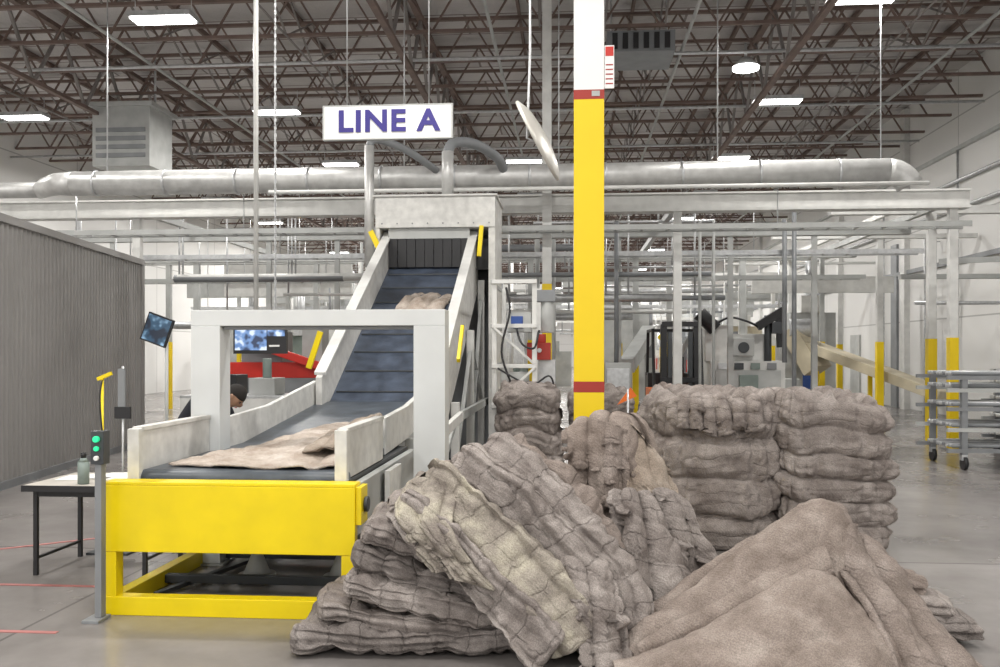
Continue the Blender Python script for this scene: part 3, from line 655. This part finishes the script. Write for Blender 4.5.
drape(b,[[P(-.52,5.28,.96),P(-.36,5.2,.98),P(-.22,5.2,.95)],[P(-.58,5.0,.83),P(-.42,4.93,.81),P(-.26,4.91,.75)],[P(-.46,4.92,.66),P(-.30,4.85,.62),P(-.14,4.83,.56)],[P(-.34,4.90,.53),P(-.18,4.82,.49),P(-.02,4.81,.43)]],C_YEL,th=.02,seed=41,fold=.03,foldn=3,nu=80,nv=90,quilt=(0,3),amp=.8)
drape(b,[[P(.34,5.05,.60),P(.48,5.0,.56),P(.62,5.03,.44)],[P(.36,4.9,.42),P(.5,4.85,.4),P(.66,4.9,.34)],[P(.42,4.85,.15),P(.54,4.8,.14),P(.68,4.86,.16)],[P(.45,4.75,.03),P(.55,4.7,.03),P(.70,4.78,.03)]],C_GREY,th=.03,seed=47,quilt=(0,4),nu=80,nv=90,fold=.04,foldn=2,amp=.8)
b.obj('folded_carpet_pile')
# upright centre bundle
b=B()
slab(b,[P(.74,6.05,.1),P(.72,6.05,.6),P(.70,6.05,.95),P(.68,6.07,1.2)],XD,.46,.30,C_BRN,layers=2,seed=51,seam=0,pleats=3,taper=(1.15,.8),amp=.6)
slab(b,[P(1.02,6.0,.1),P(.99,6.0,.6),P(.91,6.03,.95),P(.80,6.05,1.26)],XD,.36,.26,C_BRN,layers=2,seed=52,seam=0,pleats=3,taper=(1.2,.7),amp=.6)
drape(b,[[P(.46,6.1,1.17),P(.60,6.1,1.26),P(.76,6.08,1.30),P(.92,6.1,1.16)],
         [P(.44,5.88,1.13),P(.58,5.84,1.22),P(.75,5.84,1.26),P(.95,5.9,1.08)],
         [P(.45,5.82,.85),P(.6,5.76,.88),P(.80,5.78,.88),P(1.03,5.86,.80)],
         [P(.46,5.78,.48),P(.62,5.72,.5),P(.86,5.75,.5),P(1.10,5.82,.45)],[P(.47,5.72,.06),P(.64,5.66,.06),P(.9,5.7,.06),P(1.15,5.8,.06)]],C_BRN,th=.035,seed=56,fold=.03,foldn=3.1,foldv=1.0,nu=130,nv=150,amp=.9,fv=1)
drape(b,[[P(.64,5.80,1.26),P(.72,5.76,1.24),P(.80,5.78,1.20)],[P(.62,5.74,1.0),P(.71,5.70,.98),P(.82,5.72,.95)],[P(.60,5.70,.74),P(.70,5.66,.72),P(.83,5.68,.70)]],C_BRQ,th=.03,seed=62,nu=50,nv=80,amp=.8,fold=.015,foldn=1.5,fv=1)
drape(b,[[P(.84,5.86,1.24),P(.95,5.86,1.14),P(1.06,5.88,.98),P(1.12,5.9,.86)],[P(.80,5.78,1.05),P(.93,5.76,.95),P(1.06,5.78,.82),P(1.18,5.84,.7)],[P(.82,5.72,.8),P(.98,5.7,.7),P(1.13,5.72,.58),P(1.26,5.8,.46)]],C_TAN,th=.035,seed=60,nu=80,nv=80,amp=.8,fold=.02,foldn=2.5,fv=1)
drape(b,[[P(.71,5.5,.86),P(.78,5.46,.87),P(.87,5.46,.86),P(.94,5.52,.82)],
         [P(.68,5.40,.62),P(.80,5.34,.64),P(.95,5.36,.60),P(1.08,5.46,.52)],
         [P(.66,5.32,.35),P(.82,5.25,.36),P(1.02,5.27,.32),P(1.2,5.42,.28)],
         [P(.64,5.22,.04),P(.84,5.12,.04),P(1.1,5.15,.04),P(1.34,5.3,.04)]],C_GREY,th=.05,quilt=(0,4),seed=57,fold=.045,foldn=2.4,foldv=1,nu=120,nv=120,fv=1,amp=.9)
drape(b,[[P(.97,5.7,.84),P(1.06,5.66,.84),P(1.14,5.68,.78)],[P(1.0,5.6,.6),P(1.16,5.56,.58),P(1.32,5.6,.5)],[P(1.05,5.52,.3),P(1.25,5.5,.28),P(1.44,5.56,.22)],[P(1.1,5.45,.04),P(1.3,5.42,.04),P(1.54,5.5,.04)]],C_GREY,th=.05,quilt=(0,4),seed=59,nu=80,nv=100,fold=.035,foldn=2,amp=.9)
b.obj('upright_carpet_bundle')
# right hand draped carpet: doubled sheet, folds running up to the peak
b=B()
drape(b,[[P(.86,5.42,.03),P(1.14,5.42,.14),P(1.47,5.4,.36),P(1.76,5.38,.56),P(1.92,5.38,.56),P(2.15,5.38,.30),P(2.4,5.35,.1)],
         [P(.70,5.14,.07),P(1.04,5.15,.33),P(1.40,5.15,.60),P(1.71,5.15,.81),P(1.85,5.15,.84),P(2.05,5.12,.54),P(2.34,5.1,.14)],
         [P(.66,5.02,.07),P(1.0,5.02,.31),P(1.37,5.01,.57),P(1.68,5.0,.78),P(1.83,5.0,.80),P(2.02,5.0,.48),P(2.31,4.98,.11)],
         [P(.62,4.84,.05),P(.95,4.8,.22),P(1.30,4.78,.42),P(1.62,4.76,.57),P(1.80,4.76,.54),P(2.02,4.78,.33),P(2.27,4.8,.08)],
         [P(.60,4.62,.03),P(.9,4.52,.10),P(1.22,4.48,.19),P(1.54,4.46,.26),P(1.75,4.46,.25),P(1.98,4.5,.15),P(2.24,4.6,.05)],
         [P(.58,4.42,.03),P(.86,4.24,.03),P(1.15,4.18,.04),P(1.46,4.15,.05),P(1.70,4.15,.05),P(1.93,4.22,.04),P(2.2,4.42,.03)]],
      C_BRN,th=.045,seed=61,rf=.055,rn=3.2,nu=190,nv=170,amp=.55,lin=1)
drape(b,[[P(.78,4.98,.16),P(1.12,4.96,.42),P(1.45,4.95,.64),P(1.70,4.95,.78)],
         [P(.74,4.86,.14),P(1.10,4.84,.34),P(1.44,4.83,.54),P(1.74,4.84,.68)],
         [P(.74,4.78,.10),P(1.10,4.76,.26),P(1.45,4.74,.43),P(1.76,4.75,.56)]],C_BRN,th=.04,seed=63,nu=130,nv=60,amp=.5,rf=.016,rn=2)
drape(b,[[P(1.84,5.14,.86),P(1.98,5.12,.72),P(2.14,5.10,.54),P(2.32,5.08,.30)],
         [P(1.83,5.0,.80),P(1.99,4.98,.64),P(2.18,4.96,.46),P(2.38,4.95,.2)],
         [P(1.86,4.78,.57),P(2.04,4.76,.44),P(2.25,4.76,.29),P(2.44,4.78,.1)],
         [P(1.92,4.52,.28),P(2.10,4.50,.22),P(2.30,4.52,.14),P(2.48,4.6,.05)],
         [P(1.95,4.3,.05),P(2.14,4.3,.05),P(2.34,4.36,.05),P(2.5,4.48,.04)]],C_BRQ,th=.04,seed=66,fold=.045,foldn=2.2,foldv=-1,nu=100,nv=120,amp=.7,lin=1,fv=1)
b.obj('draped_carpet')
b=B()
for k,(fd,pts,mt) in enumerate(((5.15,[(1.9,.09),(2.4,.085),(2.78,.085)],C_DK),(5.25,[(1.85,.28),(2.3,.22),(2.68,.16)],C_GREY),(5.3,[(1.8,.43),(2.2,.34),(2.52,.25)],C_BRQ),(5.45,[(1.9,.52),(2.1,.47),(2.34,.4)],C_GREY))):
    slab(b,[P(x,fd+.35,z) for x,z in pts],D,.7,.15,mt,layers=3,seed=70+k,seam=.2,sd=.25)
b.obj('folded_carpet_stack')
b=B()
drape(b,[[P(1.2,4.3,.08),P(1.6,4.28,.12),P(2.0,4.3,.12),P(2.3,4.4,.05)],[P(1.2,4.1,.05),P(1.6,4.05,.06),P(1.95,4.05,.06),P(2.25,4.15,.04)]],C_LT,th=.03,seed=77,nu=60,nv=30,amp=.4); b.obj('carpet_offcut')
# ---------------------------------------------------------------- bales
def mk(x,d,w,dp,h,rows,mat,seed,cell,rot=0,flaps=0,top=1.0):
    p=S(x,d); bb=bale('carpet_bale',p.x,p.y,w,dp,h,rows,mat,seed,cell,rot=rot,top=top)
    R=random.Random(seed*3)
    for i in range(flaps):
        fx=p.x-w*.30+(i+.5)*w*.6/max(1,flaps)+R.uniform(-.03,.03); fw=w*.30/flaps*1.1; yb=p.y-dp/2*.97; L=R.uniform(.25,.6)
        drape(bb,[[(fx-fw,yb+.5,h+.0),(fx,yb+.47,h+.03),(fx+fw,yb+.5,h+.0)],[(fx-fw,yb+.14,h+.02),(fx,yb+.12,h+.04),(fx+fw,yb+.14,h+.02)],
          [(fx-fw,yb-.0,h-.07),(fx,yb-.02,h-.05),(fx+fw,yb,h-.08)],[(fx-fw,yb-.03,h-L*.9),(fx,yb-.05,h-L),(fx+fw,yb-.03,h-L*.9)]],mat,th=.025,seed=seed+i,nu=60,nv=60,quilt=(0,4),fold=.025,foldn=2,fv=1,amp=.8)
    bb.obj('carpet_bale')
mk(1.88,8.15,1.16,1.05,1.29,4,C_BALE,5,.15,flaps=3)
mk(2.84,8.0,.98,1.0,1.26,6,C_BALE,8,.12,.04,flaps=0)
mk(.36,11.2,.80,.9,1.28,5,C_BALE,11,.2,top=.6)
mk(1.25,11.3,.8,.9,1.2,5,C_BALE,14,.2)
mk(2.3,11.4,.9,.9,1.18,5,C_BRQ,17,.2)
# ---------------------------------------------------------------- worker
def worker():
    e=bpy.data.objects.new('worker',None); bpy.context.scene.collection.objects.link(e); e.location=(-3.62,8.15,0)
    def skin(name,pts,edges,root,mat):
        me=bpy.data.meshes.new(name); me.from_pydata([V(p[0]) for p in pts],edges,[]); me.materials.append(mat)
        o=bpy.data.objects.new(name,me); bpy.context.scene.collection.objects.link(o)
        sk=o.modifiers.new('skin','SKIN'); o.modifiers.new('sub','SUBSURF').levels=2; o.modifiers['sub'].render_levels=2
        for i,p in enumerate(pts): me.skin_vertices[0].data[i].radius=p[1] if isinstance(p[1],tuple) else (p[1],p[1]); me.skin_vertices[0].data[i].use_root=(i==root)
        o.parent=e; sk.use_smooth_shade=True; return o
    body=[((0,0,.92),(.15,.12)),((.08,0,1.08),(.14,.11)),((.22,0,1.24),(.16,.13)),((.33,0,1.31),(.14,.11)),((.41,0,1.29),(.06,.06)),
      ((.30,-.19,1.26),.065),((.40,-.24,1.02),.05),((.58,-.16,.97),.038),((.30,.19,1.26),.065),((.40,.24,1.02),.05),((.58,.16,.97),.038)]
    skin('shirt',body,[(0,1),(1,2),(2,3),(3,4),(3,5),(5,6),(6,7),(3,8),(8,9),(9,10)],0,SHIRT)
    legs=[((0,0,.93),(.15,.12)),((-.02,-.1,.82),.09),((.05,-.12,.47),.065),((-.02,-.12,.1),.048),((.1,-.12,.045),.042),((-.02,.1,.82),.09),((.03,.12,.47),.065),((-.1,.12,.1),.048),((.02,.12,.045),.042)]
    skin('trousers',legs,[(0,1),(1,2),(2,3),(3,4),(0,5),(5,6),(6,7),(7,8)],0,JEAN)
    for s in (-1,1):
        pts=[((.58,s*.16,.97),.03),((.65,s*.15,.96),(.036,.02))]; ed=[(0,1)]
        for i,(dy,l) in enumerate(((-.03,.07),(-.01,.085),(.01,.08),(.03,.06))):
            pts+= [((.695,s*.15+dy,.955),.009),((.695+l*.6,s*.15+dy*1.2,.945),.008),((.695+l*.8,s*.15+dy*1.2,.925),.007)]; k=len(pts); ed+=[(1,k-3),(k-3,k-2),(k-2,k-1)]
        pts+=[((.65,s*.15-s*.045,.955),.011),((.68,s*.15-s*.07,.945),.009)]; k=len(pts); ed+=[(1,k-2),(k-2,k-1)]
        skin('hand_left' if s>0 else 'hand_right',pts,ed,0,SKIN)
    b=B(); c=V((-3.62+.5,8.15,1.29)); dr=V((.62,0,-.68)).normalized(); upv=V((.68,0,.62)).normalized(); sd=V((0,1,0)); rows=[]; rh=[]
    for i in range(21):
        th=math.pi*i/20; row=[]; r2=[]
        for j in range(28):
            ph=2*math.pi*j/28; x=math.sin(th)*math.cos(ph); y=math.sin(th)*math.sin(ph); z=math.cos(th)
            f=1+(-.12 if z<-.3 else 0)*abs(z)
            q=V((x*.098*f,y*.076*f,z*.118))
            if x>.75 and abs(y)<.25 and -.35<z<.05: q.x+=.022*(1-abs(y)/.25)
            if x>.7 and .0<z<.25 and .2<abs(y)<.55: q.x-=.008
            row.append(c+dr*q.x+sd*q.y+upv*q.z)
            g=1.07 if (z>.25 or x<.1) and z>-.6 else .93
            r2.append(c+dr*q.x*g+sd*q.y*g+upv*q.z*g)
        rows.append(row); rh.append(r2)
    b.grid(rows,SKIN); b.grid(rh,HAIR)
    for s in (-1,1):
        er=c+sd*s*.076; b.grid([[er+dr*(.022*k*math.cos(a))+upv*(.03*k*math.sin(a))+sd*s*o for a in [i*math.pi/5 for i in range(10)]] for k,o in ((.9,0),(1,.012),(.5,.014))],SKIN)
        ey=c+dr*.088+sd*s*.03+upv*.01; b.cyl(ey,ey+dr*.006,.011,BLK,10)
    mo=c+dr*.088-upv*.06; b.beam(mo-sd*.022,mo+sd*.022,.01,.008,RED)
    b.obj('head',parent=e)
worker()
# ---------------------------------------------------------------- forklift
b=B(); fx,fy=2.15,18.0
for x in (fx-.32,fx+.32): b.box(x-.06,x+.06,fy-.08,fy+.08,.05,2.25,BLK)
for x in (fx-.2,fx+.2): b.box(x-.04,x+.04,fy-.06,fy+.1,.05,2.1,DRK)
for z in (.4,1.1,2.2): b.box(fx-.36,fx+.36,fy-.1,fy+.03,z,z+.1,BLK)
b.cyl((fx,fy,.1),(fx,fy,1.9),.045,STL,12)
for x in (fx-.25,fx+.25): b.box(x-.05,x+.05,fy-1.1,fy-.15,.04,.08,DRK); b.box(x-.05,x+.05,fy-.15,fy-.11,.04,.6,DRK)
b.box(fx-.55,fx+.55,fy+.15,fy+1.5,.25,.95,ORG); b.box(fx-.5,fx+.5,fy+1.5,fy+2.3,.3,1.25,BLK)
for x in (fx-.5,fx+.46):
    b.beam((x+.02,fy+.3,.95),(x+.02,fy+.6,2.15),.06,.06,BLK); b.beam((x+.02,fy+1.9,1.2),(x+.02,fy+1.7,2.15),.06,.06,BLK); b.beam((x+.02,fy+.55,2.15),(x+.02,fy+1.75,2.15),.06,.06,BLK)
for i in range(6): b.box(fx-.45,fx+.45,fy+.6+i*.2,fy+.64+i*.2,2.13,2.17,BLK)
b.box(fx-.25,fx+.25,fy+1.0,fy+1.4,.95,1.1,BLK); b.box(fx-.25,fx+.25,fy+1.4,fy+1.49,.96,1.6,BLK); b.cyl((fx,fy+.75,1.25),(fx,fy+.8,1.28),.17,BLK,20)
for x in (fx-.58,fx+.58):
    for y in (fy+.4,fy+1.9): b.cyl((x-.09,y,.28),(x+.09,y,.28),.28,BLK,22)
for x in (fx-.35,fx+.35): b.cyl((x,fy+.25,2.0),(x,fy+.32,2.0),.06,YEL,12)
b.obj('forklift',bevel=.006)
b=B(); x,y=3.05,20
b.box(x,x+1.6,y,y+1.6,.0,1.5,WHT); b.box(x+.1,x+1.5,y-.05,y-.001,.2,1.3,LGR); b.box(x+.42,x+1.3,y+.2,y+1.3,1.5,2.1,WHT); b.box(x-.1,x+.4,y+.1,y+.9,1.5,2.3,WHT)
b.box(x+.5,x+.95,y+.05,y+.2,1.62,2.0,LGR); b.cyl((x+.72,y+.02,1.8),(x+.72,y+.05,1.8),.12,DRK,20); b.cyl((x+1.25,y+.1,1.5),(x+1.25,y+.1,2.5),.08,DRK,14); b.beam((x+1.0,y,2.25),(x+1.55,y,2.6),.2,.18,BLK); b.beam((x+1.45,y,2.6),(x+1.5,y,1.8),.14,.16,BLK); b.box(x+1.3,x+1.55,y-.1,y+.2,2.1,2.35,DRK)
b.cyl((x-.25,y,2.55),(x+.1,y,2.2),.16,BLK,14); b.beam((x-.75,y,1.5),(x-.2,y,2.45),.10,.12,LGR)
b.hose([(x+.1,y,2.3),(x+.4,y-.1,2.45),(x+.8,y-.1,2.35),(x+1.1,y,2.2)],.025,BLK,8)
b.box(x+1.61,x+2.0,y+.3,y+1.0,0,1.1,LGR); b.box(x+.6,x+1.0,y-.12,y-.051,.8,1.2,TEAL)
for i in range(5): b.cyl((x+.2+.28*i,y-.06,.5),(x+.2+.28*i,y-.051,.5),.05,DRK,10)
for i in range(4): b.box(x+.15+i*.35,x+.35+i*.35,y-.07,y-.051,1.32,1.46,(STL,DRK,TEAL,GRY)[i])
b.obj('fibre_shredder_machine',bevel=.008)
b=B()
b.beam((6.4,25,1.9),(8.9,22.2,.65),.7,.25,BEI); b.beam((6.1,25.2,2.3),(6.6,24.7,1.2),.7,.5,BEI)
for q in ((6.6,24.8,1.5),(7.6,23.6,1.1),(8.6,22.5,.65)): b.box(q[0]-.05,q[0]+.05,q[1]-.05,q[1]+.05,0,q[2],YEL2)
b.cyl((5.9,25,2.35),(6.5,25,2.35),.25,STL,20); b.box(5.7,6.3,25.1,25.7,0,2.1,LGR)
b.obj('discharge_conveyor',bevel=.01)
b=B(); b.beam((1.2,19.5,1.4),(1.9,22.2,2.2),.3,.3,LGR)
b.box(1.2,1.3,19.45,19.55,0,1.3,LGR); b.box(1.75,1.85,21.7,21.8,0,1.95,LGR)
b.obj('screw_conveyor')
b=B()
for (y0,y1,x0,x1) in ((13.4,14.6,5.6,9.3),(15.2,16.0,7.2,9.5)):
    for x in (x0,(x0+x1)/2,x1-.08):
        for y in (y0,y1-.08): b.box(x,x+.08,y,y+.08,.22,1.35,GRY); b.cyl((x+.02,y+.04,.1),(x+.07,y+.04,.1),.1,BLK,16); b.box(x,x+.08,y,y+.08,.14,.22,STL)
    for z in (.25,.55,.85,1.12,1.3):
        for y in (y0-.01,y1-.05): b.box(x0-.2,x1,y,y+.06,z,z+.055,LGR if z in(.55,1.12) else GRY)
        for i in range(9): b.cyl((x0-.1,y0+.1+i*.11*(y1-y0)/1.2,z+.09),(x1,y0+.1+i*.11*(y1-y0)/1.2,z+.09),.028,STL if i%3 else GRY,8)
b.obj('tube_storage_cart')
b=B(); b.box(-6.6,-4.6,17.0,18.0,1.2,1.5,RED2); b.box(-6.6,-4.6,17,18,0,1.2,GRY); b.beam((-6.2,16.9,1.9),(-4.4,16.9,1.3),.1,.15,RED2); b.box(-6.4,-5.6,17.1,17.8,1.5,2.1,GRY); b.box(-5.2,-4.8,17.1,17.6,1.5,2.4,LGR)
b.obj('red_cutting_machine',bevel=.01)
b=B(); b.box(-5.9,-4.3,13.2,14.2,.75,1.0,WHT); b.box(-5.9,-4.3,13.2,14.2,1.0,1.04,STL)
for x in (-5.85,-4.4):
    for y in (13.25,14.1): b.box(x,x+.06,y,y+.06,0,.75,LGR)
b.box(-5.5,-5.1,13.4,13.9,1.04,1.35,BLK); b.box(-4.9,-4.5,13.4,13.9,1.04,1.3,LGR); b.cyl((-4.7,13.65,1.3),(-4.7,13.65,1.6),.07,TEAL,14)
b.obj('sorting_bench',bevel=.005)
b=B(); b.box(.1,.55,16.6,17.1,0,1.9,LGR); b.box(.62,1.1,16.6,17.1,0,1.5,LGR); b.box(.65,1.07,16.57,16.599,.2,1.4,STL); b.box(.14,.5,16.57,16.599,.2,1.8,GRY); b.obj('electrical_cabinet',bevel=.01)
b=B(); R=random.Random(9)
for i in range(50):
    x=R.uniform(-13,8); y=R.uniform(27.5,62); h=R.uniform(1.2,3.4); w=R.uniform(.5,1.3); m=R.choice((LGR,GRY,TEAL,WHT,BEI,STL,LGR)); b.box(x-w,x+w,y,y+1.2,0,h,m); b.box(x-w*.6,x+w*.4,y-.2,y+.8,h,h+.5,R.choice((LGR,WHT,STL,GRY))); b.cyl((x,y+.4,h),(x,y+.4,h+1.6),.12,STL,12)
    b.box(x-w*.7,x-w*.2,y-.26,y-.201,.6,1.3,R.choice((RED2,BLK,BLUE,YEL2,GRY)))
    b.box(x-.07,x+.07,y-1,y-.86,0,2,YEL2); b.box(x-.06,x+.06,y-.99,y-.87,2,4.6,LGR); b.box(x-2,min(x+2,9.8),y-1,y-.85,3.4+R.random(),3.5+R.random()*.9+.3,R.choice((LGR,WHT,WHT)))
b.obj('distant_process_machines')
b=B() 
for q in ((4.6,26.3),(5.6,33),(7.8,32)):
    b.box(q[0],q[0]+.8,q[1],q[1]+.8,.12,1.3,WHT); 
    for k in range(4): b.box(q[0]-.02,q[0]+.82,q[1]-.02,q[1]+.82,.13+k*.37,.17+k*.37,STL)
    b.box(q[0],q[0]+.8,q[1],q[1]+.8,0,.12,BEI)
b.obj('intermediate_bulk_containers')
b=B(); p=S(1.45,10.2); b.cyl((p.x,p.y,0),(p.x,p.y,1.28),.012,STL,8); b.cyl((p.x,p.y,0),(p.x,p.y,.03),.15,BLK,20); b.prism([(p.x-.12,p.y,1.1),(p.x+.1,p.y,1.2),(p.x+.03,p.y,1.3)],(0,.02,0),ORG); b.obj('orange_flag_marker')
# ---------------------------------------------------------------- world & camera
w=bpy.data.worlds.new('daylight'); bpy.context.scene.world=w; w.use_nodes=True
bg=w.node_tree.nodes['Background']; bg.inputs['Color'].default_value=(1,.975,.94,1); bg.inputs['Strength'].default_value=1.4
cam=bpy.data.cameras.new('camera'); co=bpy.data.objects.new('camera',cam); bpy.context.scene.collection.objects.link(co)
co.location=(0,0,1.7); co.rotation_euler=(math.pi/2,0,YAW); cam.lens=32.4; cam.sensor_width=36; cam.shift_y=.0185; cam.clip_end=200
bpy.context.scene.camera=co
